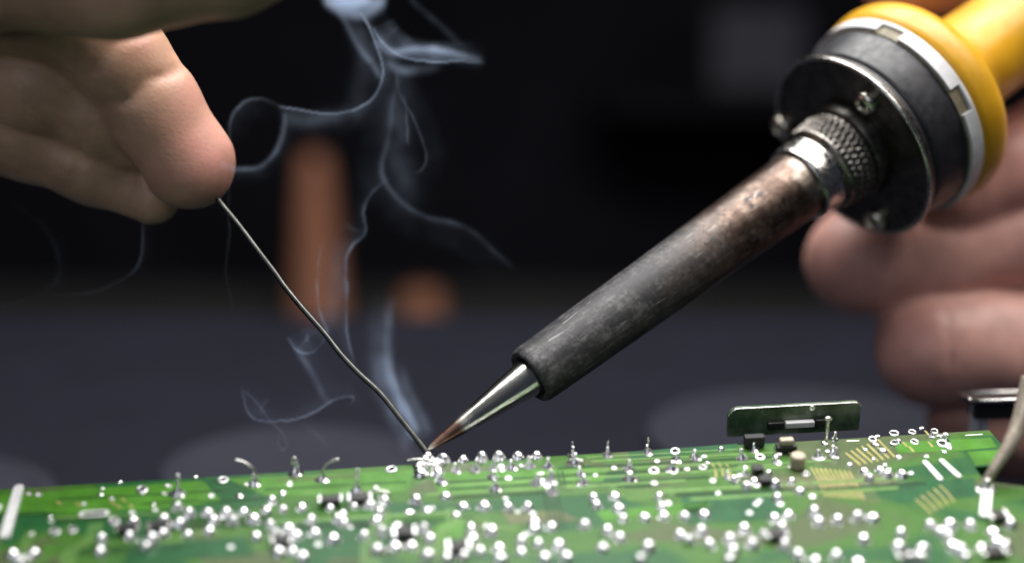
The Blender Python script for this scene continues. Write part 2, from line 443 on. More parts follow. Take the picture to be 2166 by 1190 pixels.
for k in range(34):                # bundles of fine parallel tracks with 45 degree jogs
    u0, v0 = tr.uniform(-72, 66), tr.uniform(-27, 2.0); cnt = tr.choice((2, 3, 3, 4, 5)); ln = tr.uniform(8, 26); jog = tr.choice((-2.5, -1.5, 0.0, 1.5, 2.5)); turn = tr.random() < 0.3
    mn = tr.choice(('trace', 'trace', 'trace_dark', 'trace_dark', 'pour_olive', 'pour')); w_ = tr.uniform(0.16, 0.34)
    far_v = lambda u: np.interp(u, [far0[0], far1[0]], [far0[1], far1[1]])-0.8
    for j in range(cnt):
        vv = v0-j*w_*2.2
        if turn: pts = [(u0+j*w_*2.2, v0-ln*.45), (u0+j*w_*2.2, v0-2), (u0+j*w_*2.2+abs(jog), v0-2+abs(jog)), (u0+j*w_*2.2+abs(jog), v0+abs(jog)+2)]
        else: pts = [(u0, vv), (u0+ln*.45, vv), (u0+ln*.45+abs(jog)+.2, vv+jog), (u0+ln, vv+jog)]
        if any(v > far_v(u) or u > 73 for u, v in pts): continue
        strip_uv(pts, w_, MAT[mn], 0.045+0.002*j+0.0007*k)
for k in range(7):                 # the gold fans of traces at the large chip
    strip([c6(1040+k*34, 470-k*14), c6(1085+k*36, 505-k*10), c6(1135+k*36, 545-k*8)], 0.34, MAT['gold'])
for k in range(9):
    strip([c6(820+k*30, 560+k*3), c6(870+k*30, 640+k*4), c6(915+k*30, 745+k*2)], 0.27, MAT['gold'])
for k in range(5):
    strip([c6(1480+k*38, 760-k*22), c6(1530+k*38, 800-k*20), c6(1580+k*36, 850-k*18)], 0.26, MAT['gold'])
for k in range(3):
    strip([c6(190+k*45, 530), c6(215+k*45, 565), c6(225+k*45, 625)], 0.25, MAT['gold'])
for (x, y) in ((1400, 400), (1540, 330), (1560, 400), (1440, 430)):
    strip([c6(x, y), c6(x+14, y+14), c6(x+28, y+32)], 0.35, MAT['gold'])
for (x, y) in ((360, 480), (480, 490), (700, 480), (770, 460), (820, 500), (740, 500)):   # gold marks on the left part
    strip([(x/3.008, 900+y/3.008), (x/3.008+6, 903+y/3.008), (x/3.008+9, 908+y/3.008)], 0.3, MAT['gold'])

# --- solder joints: shared meshes of a few kinds, each joint its own part
def jmesh(name, prof, seg=14, wob=0.0, sd=0):
    V, Fc = lathe_data(prof, seg); r = random.Random(sd)
    ph = [r.random()*6 for _ in range(4)]
    V = [(x*(1+wob*math.sin(2*math.atan2(y, x)+ph[0])+wob*0.6*math.sin(3*math.atan2(y, x)+ph[1])),
          y*(1+wob*math.sin(2*math.atan2(y, x)+ph[0])+wob*0.6*math.sin(3*math.atan2(y, x)+ph[1])), z) for x, y, z in V]
    me = bpy.data.meshes.new(name)
    me.from_pydata([tuple(np.array(v)*MM) for v in V], [], Fc); me.update()
    me.materials.append(MAT['dull' if sd % 3 == 2 else 'solder']); me.shade_smooth(); return me
def dome(r, h): return [(r*1.12, 0.0), (r*1.1, 0.06)] + [(r*math.cos(t), 0.06+h*math.sin(t)) for t in np.linspace(0.12, 1.45, 7)] + [(0.02, h+0.06)]
def cone(r, h, rp, hp): return [(r*1.1, 0), (r*1.05, 0.05), (r*0.78, h*0.2), (r*0.52, h*0.48), (rp*1.25, h*0.85), (rp, h), (rp, hp*0.97), (rp*0.7, hp), (0.02, hp)]
def donut(r, ri, h): return [(r, 0), (r, 0.08), (r*0.93, h*0.75), ((r+ri)/2, h), (ri*1.08, h*0.75), (ri, 0.05), (0.02, 0.02)]
KM = {'dome': [jmesh('solder_joint', dome(1.0, 0.95+0.1*i), 16, 0.05, i) for i in range(3)],
      'cone': [jmesh('solder_joint', cone(1.15, 1.35, 0.3, 2.1), 16, 0.08, 10+i) for i in range(3)],
      'tall': [jmesh('solder_joint', cone(1.15, 1.25, 0.27, 3.6), 16, 0.08, 20+i) for i in range(2)],
      'low': [jmesh('solder_joint', dome(0.8, 0.42), 14, 0.12, 30+i) for i in range(3)]}
ring_me = jmesh('solder_ring', donut(1.1, 0.58, 0.26), 20, 0.04, 44)
ring_me.materials.append(MAT['hole'])
for p in ring_me.polygons:
    c = p.center
    if math.hypot(c.x, c.y) < 0.00064 and c.z < 0.00021 and p.normal.z > -0.5: p.material_index = 1  # inner ring wall coloured dark as the shade in the hole
def joint(x, y, kind='dome', s=1.0, lift=0.35):
    me = ring_me if kind == 'ring' else random.choice(KM[kind])
    name = 'solder_ring' if kind == 'ring' else 'solder_joint'
    o = bpy.data.objects.new(name, me); C.objects.link(o); o.parent = board
    p = B(x, y, (0 if kind in ('ring', 'low') else lift)*s)
    o.location = (p[0]*MM, p[1]*MM, 0.00002)
    k = s*random.uniform(0.9, 1.12)*(0.9 if y < 1040 else 0.94)
    o.scale = (k*random.uniform(0.85, 1.12), k*random.uniform(0.85, 1.12), k*random.uniform(0.75, 1.25))
    o.rotation_euler = (random.uniform(-.12, .12), random.uniform(-.12, .12), random.uniform(0, 6.28))
    return o
c4 = lambda x, y: (x/3.008, 900+y/3.008)
c5 = lambda x, y: (720+x/3.008, 900+y/3.008)
def many(f, pts, kind, s=1.0):
    for (x, y) in pts: joint(*f(x, y), kind, s)
# left third
many(c4, [(903, 405), (1418, 345), (725, 610)], 'ring', 1.05)
many(c4, [(460, 660), (345, 675)], 'ring', 0.9)
many(c4, [(1130, 420)], 'tall', 1.15); many(c4, [(1885, 290), (2050, 330)], 'cone', 1.05); many(c4, [(1615, 360)], 'cone', 0.9)
many(c4, [(640, 435), (975, 498), (320, 580), (760, 360), (1245, 325), (650, 400), (200, 690)], 'low', 0.5)
many(c4, [(1520, 445), (1800, 430)], 'low', 0.85)
many(c4, [(845, 600), (825, 700), (1040, 580), (1035, 685), (1130, 520), (1205, 560), (1140, 620), (1195, 685), (1320, 545), (1360, 600), (1330, 660),
          (1440, 555), (1485, 610), (1550, 540), (1615, 590), (1690, 530), (1730, 475), (1800, 525), (1920, 515), (1720, 630), (1630, 700), (1750, 690),
          (1835, 650), (1885, 690), (1980, 590), (2000, 670), (2120, 715), (2100, 520), (2150, 590)], 'dome', 1.0)
many(c4, [(645, 720), (635, 795), (930, 775), (965, 720), (80, 810), (215, 800), (130, 860), (1770, 795), (1860, 790), (1925, 830)], 'dome', 1.1)
# middle third
many(c5, [(655, 212), (780, 203), (900, 198), (1010, 192), (1130, 184), (1250, 182)], 'dome', 1.05)
many(c5, [(105, 400)], 'tall', 1.1); many(c5, [(325, 280)], 'ring', 1.0); many(c5, [(1475, 180), (1700, 178), (1955, 160)], 'cone', 0.8)
many(c5, [(510, 290), (540, 215), (620, 290)], 'dome', 1.25)
many(c5, [(735, 275), (860, 272), (975, 265), (1090, 258), (1205, 248), (1320, 250), (1835, 265), (1525, 300)], 'cone', 0.85)
many(c5, [(640, 345), (970, 315), (985, 390), (1250, 355), (1350, 410), (1340, 345), (1545, 350), (1845, 330), (2110, 265), (2140, 205), (1490, 225)], 'cone', 0.95)
many(c5, [(1995, 285), (2130, 165), (2120, 290)], 'ring', 0.9)
many(c5, [(670, 440), (480, 475), (780, 500), (915, 505), (1065, 515), (1190, 515), (1610, 450), (1630, 500), (1745, 440), (1770, 520), (1800, 590),
          (1935, 575), (2060, 570), (2030, 445), (2045, 510), (280, 470), (250, 545), (230, 590), (185, 495), (85, 505), (15, 570), (20, 610)], 'dome', 1.0)
many(c5, [(555, 535), (440, 550), (735, 570)], 'low', 0.9)
many(c5, [(260, 675), (360, 640), (150, 695), (235, 785), (350, 760), (450, 755), (530, 660), (570, 710), (555, 820), (680, 835), (785, 825), (890, 790),
          (830, 650), (845, 710), (965, 670), (1235, 610), (1235, 650), (1345, 635), (1555, 625), (1700, 670), (1260, 750), (1390, 760), (1010, 770),
          (1150, 790), (1670, 770), (1780, 710), (1960, 770), (1020, 840), (1300, 830), (1440, 830), (1910, 860), (1150, 730), (2160, 690)], 'dome', 1.05)
joint(905, 968, 'dome', 1.35, 0.2); joint(890, 985, 'low', 1.7); joint(925, 978, 'low', 1.5)
# right third
many(c6, [(500, 495), (140, 560), (1345, 345), (1350, 408), (1600, 335), (1475, 400), (1460, 338), (1650, 412)], 'ring', 0.85)
many(c6, [(465, 440), (385, 495), (90, 490), (870, 490), (960, 452), (975, 478)], 'cone', 0.85)
many(c6, [(620, 480), (910, 410), (970, 385), (1275, 458), (1230, 420), (1240, 365), (1520, 315), (1670, 355), (1690, 435)], 'low', 0.85)
many(c6, [(415, 670), (465, 640), (595, 665), (700, 645), (755, 705), (610, 750), (1160, 580), (1190, 630), (1260, 570), (1305, 605), (1395, 600)], 'dome', 0.95)
many(c6, [(25, 860), (150, 850), (590, 880), (680, 855), (640, 940), (840, 840), (870, 905), (990, 890), (1115, 870), (1215, 870), (400, 950), (530, 965),
          (130, 960), (180, 1040), (50, 1020), (310, 1010), (450, 1045), (655, 1050), (740, 1115), (980, 1110), (1155, 1010), (1390, 970), (1375, 1050),
          (1530, 1060), (1120, 1150), (310, 1150), (330, 1080), (1575, 920), (1700, 920), (1690, 1000), (1760, 1075), (1825, 920), (1975, 960), (2080, 910),
          (2050, 1060), (1440, 1130), (1510, 1130), (1900, 1060), (850, 1140), (1640, 960), (2000, 1030), (1720, 1050), (1800, 1120)], 'dome', 1.08)

rj = random.Random(5)
for k in range(30):                # smaller joints filling the crowded corner
    x = rj.uniform(1430, 2020); y = 947-0.0605*(x-1440)+rj.uniform(2, 75)
    joint(x, y, rj.choice(('ring', 'low', 'low', 'cone', 'dome')), rj.uniform(.5, .75))
# --- small tinned vias scattered between the joints
via_me = jmesh('via', donut(0.42, 0.18, 0.12), 12, 0.05, 71)
for k in range(60):
    x, y = random.uniform(40, 2030), random.uniform(0, 1)
    y = 1040-0.0605*x+8+y*y*150
    o = bpy.data.objects.new('via', via_me); C.objects.link(o); o.parent = board
    p = B(x, y); o.location = (p[0]*MM, p[1]*MM, 0.00005)
    k_ = random.uniform(.7, 1.3); o.scale = (k_, k_, 1)
# --- bent clipped leads
def lead(pts, r, mat=None, name='component_lead'):
    V, Fc = tube_data(spline(pts, 0.25), r, 8); return mesh(name, V, Fc, mat or MAT['lead'], board)
def L(x, y, z): return B(x, y, z)
a = B(*c4(1640, 370)); q = lambda du, dv, z: a+np.array([du, dv, z])
lead([a, q(0.1, .2, 1.4), q(-0.6, .5, 2.6), q(-1.9, .8, 3.6), q(-3.2, 1.0, 4.0)], 0.22)
a = B(*c4(2050, 345)); q = lambda du, dv, z: a+np.array([du, dv, z])
lead([a, q(0.1, 0, 1.5), q(0.7, .2, 2.6), q(1.9, .4, 3.2), q(2.8, .5, 3.3)], 0.2)
a = B(*c4(1885, 300)); q = lambda du, dv, z: a+np.array([du, dv, z])
lead([a, q(-0.4, 0, 1.5), q(-0.5, 0, 2.6), q(0, 0, 2.9), q(0.3, 0, 2.2), q(.4, 0, 1.2)], 0.17)
for (x, y, h) in ((915, 410, 4.6), (970, 390, 1.6)):
    a = B(*c6(x, y)); q = lambda du, dv, z: a+np.array([du, dv, z])
    lead([a, q(0, 0, h*.5), q(0, 0, h)], 0.3)
a = B(*c6(915, 410)); lead([a+np.array([-.5, 0, 4.5]), a+np.array([0, 0, 4.75]), a+np.array([.5, 0, 4.5])], 0.3)
for (x, y, h) in ((1700, 178, 2.3), (1955, 160, 2.4), (1475, 180, 2.2)):
    a = B(*c5(x, y)); lead([a, a+np.array([0, 0, h*.5]), a+np.array([.05, .1, h])], 0.16)
for (x, y, dx) in ((250, 440, -1.6), (1500, 240, 1.2), (560, 270, 1.6), (500, 240, -2.0)):
    a = B(*c5(x, y)); lead([a+np.array([-abs(dx), .3, .5]), a+np.array([0, 0, .8]), a+np.array([abs(dx), -.3, .45])], 0.2)

# --- white printed bars, oval slot, tinned pads
def bar(p0, p1, w, h, mat, name):
    a, b_ = B(*p0), B(*p1); t = unit(b_-a); n = np.array([-t[1], t[0], 0])
    L_ = np.linalg.norm(b_-a); pts = []
    for s, e in ((1, b_), (-1, a)):
        for th in np.linspace(-math.pi/2, math.pi/2, 7):
            pts.append(e + s*(t*math.cos(th)*w/2) + s*n*math.sin(th)*w/2)
    return slab(name, pts, 0.006, h, mat, board)
bar(c4(122, 405), c4(35, 705), 1.5, 0.5, MAT['tinned'], 'tinned_bar')
bar(c4(-10, 520), c4(-40, 560), 1.2, 0.3, MAT['tinned'], 'tinned_bar')
bar(c6(1540, 535), c6(1635, 640), 0.8, 0.35, MAT['tinned'], 'tinned_bar')
bar(c6(1645, 525), c6(1750, 622), 0.8, 0.35, MAT['tinned'], 'tinned_bar')
bar(c6(1935, 690), c6(1915, 870), 1.5, 0.6, MAT['tinned'], 'tinned_bar')
bar(c6(1800, 358), c6(1900, 352), 0.25, 0.045, MAT['silk'], 'printed_line')
bar(c6(1120, 392), c6(1050, 394), 0.3, 0.045, MAT['silk'], 'printed_line')
# oval slot ring
a, b_ = B(*c4(535, 562)), B(*c4(660, 556)); t = unit(b_-a); n = np.array([-t[1], t[0], 0]); loop = []
for s, e in ((1, b_), (-1, a)):
    for th in np.linspace(-math.pi/2, math.pi/2, 9): loop.append(e+s*t*math.cos(th)*0.8+s*n*math.sin(th)*0.8)
loop = np.array(loop); cen = loop.mean(0); inner = cen+(loop-cen)*np.array([0.8, 0.58, 1])
m_ = len(loop); V = list(loop+[0, 0, .006])+list(loop+[0, 0, .12])+list(inner+[0, 0, .12])+list(inner+[0, 0, .008])
Fc = [(k*m_+i, k*m_+(i+1) % m_, (k+1)*m_+(i+1) % m_, (k+1)*m_+i) for k in range(3) for i in range(m_)]
sl = mesh('slot_ring', V, Fc, MAT['tinned'], board)
mesh('slot_hole', list(inner+[0, 0, .010]), [tuple(range(m_))], MAT['hole'], sl)  # flat dark sheet, painted shade of the open slot

# --- surface-mounted parts
def smd(p, w, l, h, mat=None, ends=True, rot=0.0, name='chip'):
    c = B(*p); o = bevel_box(name, -w/2, w/2, -l/2, l/2, 0, h, mat or MAT['chip'], board, min(w, l, h)*0.1)
    o.location = (c[0]*MM, c[1]*MM, 0.0002); o.rotation_euler[2] = rot
    if ends:
        for s in (-1, 1):
            e = bevel_box('end_cap', s*w/2-0.25, s*w/2+0.25, -l/2*1.06, l/2*1.06, -0.1, h*1.05, MAT['solder'], o, 0.08)
    return o
smd(c4(815, 678), 2.9, 1.7, 1.0); smd(c4(1015, 662), 2.9, 1.7, 1.0); smd(c4(2105, 500), 3.2, 1.7, 1.1); smd(c4(1795, 755), 2.6, 1.8, 1.0)
smd(c5(125, 490), 3.2, 1.8, 1.1); smd(c5(410, 705), 3.0, 2.0, 1.1); smd(c5(755, 800), 3.0, 2.2, 1.2)
smd(c6(460, 430), 3.2, 1.2, 1.9, ends=False); k = smd(c6(662, 462), 3.2, 1.5, 1.2, ends=False)
cap = bevel_box('ceramic_cap', -1.1, 1.1, -0.6, 0.6, 1.25, 2.3, MAT['beige'], k, 0.25)
smd(c6(482, 600), 1.7, 1.5, 1.1, ends=False); smd(c6(535, 665), 1.9, 1.6, 1.0, ends=False); smd(c6(2000, 895), 2.4, 1.8, 1.1)
smd(c6(1970, 1120), 3.2, 2.0, 1.0); smd(c6(600, 1010), 2.8, 2.0, 1.0); smd(c6(1440, 1140), 3.2, 2.0, 1.0)
V, Fc = lathe_data(rounded([(0.02, 0), (1.2, 0), (1.2, 2.4), (0.02, 2.4)], 0.45), 20)
o = mesh('ceramic_capacitor', V, Fc, MAT['beige'], board); c = B(*c6(735, 560)); o.location = (c[0]*MM, c[1]*MM, 0)

# --- small upright daughter board at the rear edge
A0, A1 = B(1543, 920), B(1822, 905); t = unit(A1-A0); wd = np.linalg.norm(A1-A0)
db_m = Matrix.Translation(Vector(tuple(A0*MM+np.array([0, 0.0016, 0])))) @ Matrix.Rotation(math.atan2(t[1], t[0]), 4, 'Z')
rr = 1.6; HH = 4.1
pts = [(0, -1), (wd, -1), (wd, HH-1)] + [(wd-1+1*math.cos(x), HH-1+1*math.sin(x)) for x in np.linspace(0, 1.57, 5)] + [(rr+rr*math.cos(x), HH-rr+rr*math.sin(x)) for x in np.linspace(1.57, 3.14, 6)]
n = len(pts); V = [(x, -0.5, z) for x, z in pts]+[(x, 0.5, z) for x, z in pts]
Fc = [tuple(range(n)), tuple(range(2*n-1, n-1, -1))]+[(i, n+i, n+(i+1) % n, (i+1) % n) for i in range(n)]
db = mesh('daughter_board', V, Fc, MAT['gboard'], board, smooth=False); db.matrix_local = db_m
# bright cut edge running round the top of the daughter board
ed = [(x, -0.35, z+0.02) for x, z in pts[3:]]
V, Fc = tube_data(np.array(ed), 0.16, 6); mesh('board_edge', V, Fc, MAT['lead'], db)
bevel_box('white_component', 9.2, 14.0, -1.6, -0.52, 0.6, 1.7, MAT['white'], db, 0.2)
bevel_box('black_component', 6.3, 9.0, -1.4, -0.52, 0.4, 1.7, MAT['chip'], db, 0.15)
bevel_box('black_component', 14.2, 16.0, -1.2, -0.52, 0.4, 1.7, MAT['chip'], db, 0.15)
V, Fc = lathe_data(rounded([(0.02, 0), (0.5, 0), (0.5, .25), (0.02, .25)], .1), 12)
o = mesh('solder_point', V, Fc, MAT['solder'], db); o.location = (13.6*MM, -0.5*MM, 3.7*MM); o.rotation_euler = (math.pi/2, 0, 0)

# --- tan lead soldered at the right corner
p0, p1 = B(2084, 1028), None
Mi = lambda p: np.array([np.dot(p-T, h_ax), np.dot(p-T, d_ax), np.dot(p-T, n_ax)])
qb = B(2083, 1034); bd = (T+qb[0]*h_ax+qb[1]*d_ax)[2]
tl = [qb, B(2087, 1018, .8), Mi(P(2104, 988, bd)), Mi(P(2134, 942, bd+.5)), Mi(P(2158, 888, bd+1.5)), Mi(P(2182, 800, bd+2.5))]
tls = spline(tl, .4); V, Fc = tube_data(tls, np.interp(np.arange(len(tls))/len(tls), [0, .15, .5, 1], [.7, .75, 1.2, 1.55]), 14)
V = np.array(V); mesh('tan_lead', V, Fc, MAT['tan_wire'], board)
joint(2085, 1030, 'cone', 1.2)
# --- parts under the board that carry it on the table
fr = np.array(board.matrix_world)[:3, :3]; org = np.array(board.matrix_world)[:3, 3]/MM
for (u, v, r) in ((-45, -20, 5), (40, -14, 5), (-45, -42, 4.5), (48, -42, 4.5)):
    top = org+fr @ np.array([u, v, -1.6])
    Vv = []; seg = 24; Fc = []
    for zz in (0, 1):
        for i in range(seg):
            a_ = 2*math.pi*i/seg; loc = np.array([u+r*math.cos(a_), v+r*math.sin(a_), -1.6]); w_ = org+fr @ loc
            if not zz: w_ = np.array([w_[0], w_[1], 0.0])
            Vv.append(fr.T @ (w_-org))
    Fc = [(i, (i+1) % seg, seg+(i+1) % seg, seg+i) for i in range(seg)]+[tuple(range(seg-1, -1, -1)), tuple(range(seg, 2*seg))]
    mesh('underside_component', Vv, Fc, MAT['black'], board); 

# ------------------------------------------------------------------ black bracket behind the right corner
bw = W(P(2110, 890, 262))
br = empty('bracket', Matrix.Translation(Vector(tuple(np.array([bw[0], bw[1], 0])*MM))), 'black plate on metal legs standing behind the board corner', 'bracket')
def Lb(p): return W(p)-np.array([bw[0], bw[1], 0])
q = [Lb(P(2030, 836, 262)), Lb(P(2260, 832, 262)), Lb(P(2260, 845, 248)), Lb(P(2052, 849, 248))]
up = np.array([0, 0, 1.0])
V = [p-up*0.5 for p in q]+[p+up*0.5 for p in q]
mesh('plate', V, [(3, 2, 1, 0), (4, 5, 6, 7)]+[(i, (i+1) % 4, 4+(i+1) % 4, 4+i) for i in range(4)], MAT['chip'], br, smooth=False)
V, Fc = tube_data(np.array([q[3]+up*.1, (q[3]+q[2])/2+up*.1, q[2]+up*.1]), .42, 8); mesh('plate_edge', V, Fc, MAT['steel'], br)
V, Fc = tube_data(np.array([q[0]+up*.5, (q[0]+q[1])/2+up*.5, q[1]+up*.5]), .35, 8); mesh('plate_edge', V, Fc, MAT['steel'], br)
V, Fc = tube_data(np.array([q[0]+up*.3, (q[0]+q[3])/2+up*.3, q[3]+up*.3]), .35, 8); mesh('plate_edge', V, Fc, MAT['steel'], br)
mb = q[3]*0.6+q[0]*0.4-up*1.2
V, Fc = box_data(0.5, 20, 2, 6, mb[2]-2.2, mb[2]+0.4); V = [(x+mb[0]+1, y+mb[1]-3, z) for x, y, z in V]; mesh('block', V, Fc, MAT['chip'], br, smooth=False)
for (x, D) in ((2063, 255), (2083, 257), (2230, 255)):
    p = Lb(P(x, 860, D)); V, Fc = box_data(p[0]-.75, p[0]+.75, p[1]-.4, p[1]+.4, 0, p[2]+.5); mesh('leg', V, Fc, MAT['tinned'], br, smooth=False)

# ------------------------------------------------------------------ soldering iron
TIP = P(905, 950, 224.5) ; DC = P(1796, 314, 259.0)
ax = unit(DC-TIP)
e1 = unit(np.cross(ax, np.array([0, 0, 1.0]))); e2 = np.cross(ax, e1)
if np.dot(e1, [0, 1, 0]) < 0: e1 = -e1
# camera space is left-handed: choose x,y so that the world frame is right-handed
Mx = frame(e1, e2, ax, TIP)
if Mx.to_3x3().determinant() < 0: e2 = -e2; Mx = frame(e1, e2, ax, TIP)
iron = empty('soldering_iron', Mx, 'yellow handled soldering iron with sooty barrel held over the board', 'soldering iron')
def S(x):                          # axis position for picture column x
    r = (x-CX)/F; return (r*TIP[2]-TIP[0])/(ax[0]-r*ax[2])
def Rm(x, rpx): return rpx*(TIP+ax*S(x))[2]/F
def prof(*xs): return [(Rm(x, r), S(x)) for x, r in xs]
def lathe_part(name, pr, mat, seg=96, rnd=0.0, parent=None, ang=30, z0=0.0):
    pr = rounded(pr, rnd) if rnd else pr
    pr = [(r, z-z0) for r, z in pr]
    V, Fc = lathe_data(pr, seg)
    o = mesh(name, V, Fc, mat, parent or iron); o.location = (0, 0, z0*MM); sharp(o, ang); return o
tipo = lathe_part('tip', prof((905, 0.6), (907, 3.0), (915, 6.5), (950, 14), (1000, 23), (1060, 33), (1118, 41), (1135, 41)), MAT['tip'], 48, 0.3)
zb = S(1122)
bar_prof = [(Rm(1122, 46), S(1140)), (Rm(1122, 46), S(1122)+.3)] + prof((1119, 52), (1118, 58), (1121, 62), (1128, 65), (1145, 65.5), (1300, 68), (1500, 71), (1694, 75), (1700, 75))
o = lathe_part('barrel', bar_prof, MAT['barrel'], 128, 0.5, z0=zb, ang=60)
lathe_part('barrel_insert', [(Rm(1122, 38), S(1131)), (Rm(1122, 47), S(1131)), (Rm(1122, 47), S(1150))], MAT['gunmetal'], 64)
lathe_part('collar', prof((1688, 74), (1686, 83), (1692, 86), (1700, 84), (1716, 83), (1722, 86), (1728, 82), (1730, 70)), MAT['steel'], 96, 0.35)
# knurled nut
s0, s1 = S(1728), S(1782); V, Fc = [], []; seg, rows = 240, 34
for j in range(rows+1):
    f = j/rows; s = s0+(s1-s0)*f; base = Rm(1755, 92+8*f)
    for i in range(seg):
        th = 2*math.pi*i/seg
        env = min(1, max(0, min((f-0.16)/0.06, (0.86-f)/0.06)))
        k = max(abs(math.sin(th*21+f*7.0)), 0)*max(abs(math.sin(th*21-f*7.0)), 0)
        lip = -0.9*max(0, 0.08-f)/0.08-0.9*max(0, f-0.93)/0.07
        rad = base+lip+env*(0.85*k-0.42); V.append((rad*math.cos(th), rad*math.sin(th), s))
for j in range(rows):
    for i in range(seg): k = (i+1) % seg; Fc.append((j*seg+i, j*seg+k, (j+1)*seg+k, (j+1)*seg+i))
mesh('knurled_nut', V, Fc, MAT['nut'], iron)
lathe_part('nut_base', prof((1778, 60), (1780, 104), (1790, 109), (1800, 111), (1801, 60)), MAT['gunmetal'], 64, 0.4)
# heat shield disc with raised bright rim
lathe_part('shield', prof((1800, 40), (1799.5, 195), (1797, 206), (1799, 212), (1806, 213), (1810, 209), (1810, 40)), MAT['gunmetal'], 128, 0.4)
V, Fc = [], []; zc, rc = S(1799), Rm(1800, 209.5)
for i in range(128):
    th = 2*math.pi*i/128
    for k in range(10):
        a_ = 2*math.pi*k/10; V.append(((rc+.42*math.cos(a_))*math.cos(th), (rc+.42*math.cos(a_))*math.sin(th), zc+.42*math.sin(a_)))
for i in range(128):
    for k in range(10): Fc.append((i*10+k, i*10+(k+1) % 10, ((i+1) % 128)*10+(k+1) % 10, ((i+1) % 128)*10+k))
mesh('rim', V, Fc, MAT['steel'], iron)
lathe_part('spacer', prof((1809, 60), (1809, 196), (1822, 196), (1822, 60)), MAT['black'], 96)
lathe_part('housing', prof((1820, 100), (1820, 196), (1824, 202), (1848, 207), (1872, 212), (1876, 212), (1876, 100)), MAT['black'], 128, 0.5)
lathe_part('gasket', prof((1875, 100), (1875, 215), (1896, 216), (1896, 100)), MAT['khaki'], 128)
pr = prof((1877, 208), (1877, 222), (1893, 223), (1893, 208)); 
def ring_seg(a0, a1):
    V, Fc = lathe_data(pr+[pr[0]], 40, a0, a1)
    n = 41; Fc += [tuple(j*n for j in range(4)), tuple(j*n+40 for j in range(3, -1, -1))]
    o = mesh('ring_segment', V, Fc, MAT['white'], iron); sharp(o)
def ang_of(x, y):                  # angle about the axis of a point of the ring seen at x, y
    r = P(x, y, 1.0); z = S(1877); t = (np.dot(ax, TIP)+z)/np.dot(ax, r); qv = r*t-TIP-ax*z
    return math.atan2(np.dot(qv, e2), np.dot(qv, e1))
g1, g2 = ang_of(1875, 62), ang_of(2032, 215)
gw = 0.13
angs = sorted([g1 % (2*math.pi), g2 % (2*math.pi), (g1+2.3*(1 if (g2-g1) % 6.283 > 3.14 else -1)) % (2*math.pi), (g1+3.6*(1 if (g2-g1) % 6.283 > 3.14 else -1)) % (2*math.pi)])
for i, a_ in enumerate(angs):
    nx = angs[(i+1) % len(angs)]; nx = nx if nx > a_ else nx+2*math.pi
    ring_seg(a_+gw, nx-gw)
lathe_part('back_ring', prof((1892, 200), (1892, 222), (1899, 223), (1899, 200)), MAT['white'], 128, 0.3)
hp = prof((1898, 150), (1898, 219), (1906, 227), (1922, 231), (1938, 228), (1952, 215), (1963, 188), (1974, 150), (1990, 122), (2020, 108), (2100, 104), (2300, 108), (2600, 120), (2900, 112), (2960, 80), (2965, 2))
lathe_part('handle', hp, MAT['yellow'], 128, 1.2, ang=50)
def on_shield(x, y):
    r = P(x, y, 1.0); z = S(1799); t = (np.dot(ax, TIP)+z)/np.dot(ax, r); qv = r*t-TIP
    return np.array([np.dot(qv, e1), np.dot(qv, e2), z])
def screw(x, y, r=2.25):
    c = on_shield(x, y)
    V, Fc = lathe_data([(r, .1), (r*1.0, -.7), (r*.93, -1.2), (r*.75, -1.55), (r*.5, -1.7), (r*.44, -1.6), (r*.40, -1.0), (.02, -.95)], 28)
    o = mesh('screw', V, Fc, MAT['screw'], iron); o.location = tuple(c*MM); sharp(o, 50)
    V, Fc = lathe_data([(r*.41, -1.06), (r*.2, -1.05), (.02, -1.04)], 6, caps=False)
    mesh('screw_recess', V, Fc, MAT['hole'], o)
screw(1836, 214); screw(1657, 266); screw(1855, 462)
c = on_shield(1793, 440)
V, Fc = lathe_data(rounded([(0.02, 0), (.9, 0), (.9, -.35), (.5, -.4), (.4, -.1), (.02, -.1)], .1), 20); o = mesh('rivet', V, Fc, MAT['gunmetal'], iron); o.location = tuple(c*MM)

# ------------------------------------------------------------------ solder wire
wp = [(440, 395, 240), (467, 430, 239.2), (505, 476, 238), (548, 533, 236.5), (581, 576, 235.5), (604, 608, 234.5), (640, 652, 233), (685, 703, 231.5), (722, 750, 230), (760, 790, 229), (805, 832, 227.8),
      (850, 888, 226.5), (880, 926, 225.5), (905, 958, 224.6)]
pc = np.array([W(P(*p)) for p in wp]); o0 = pc[-1]
V, Fc = tube_data(spline(pc-o0, 0.5), 0.47, 12)
ww = mesh('solder_wire', V, Fc, MAT['wire']); ww.location = tuple(o0*MM)
tag(ww, 'thin bent solder wire running from the pinching fingers to the iron tip', 'wire')

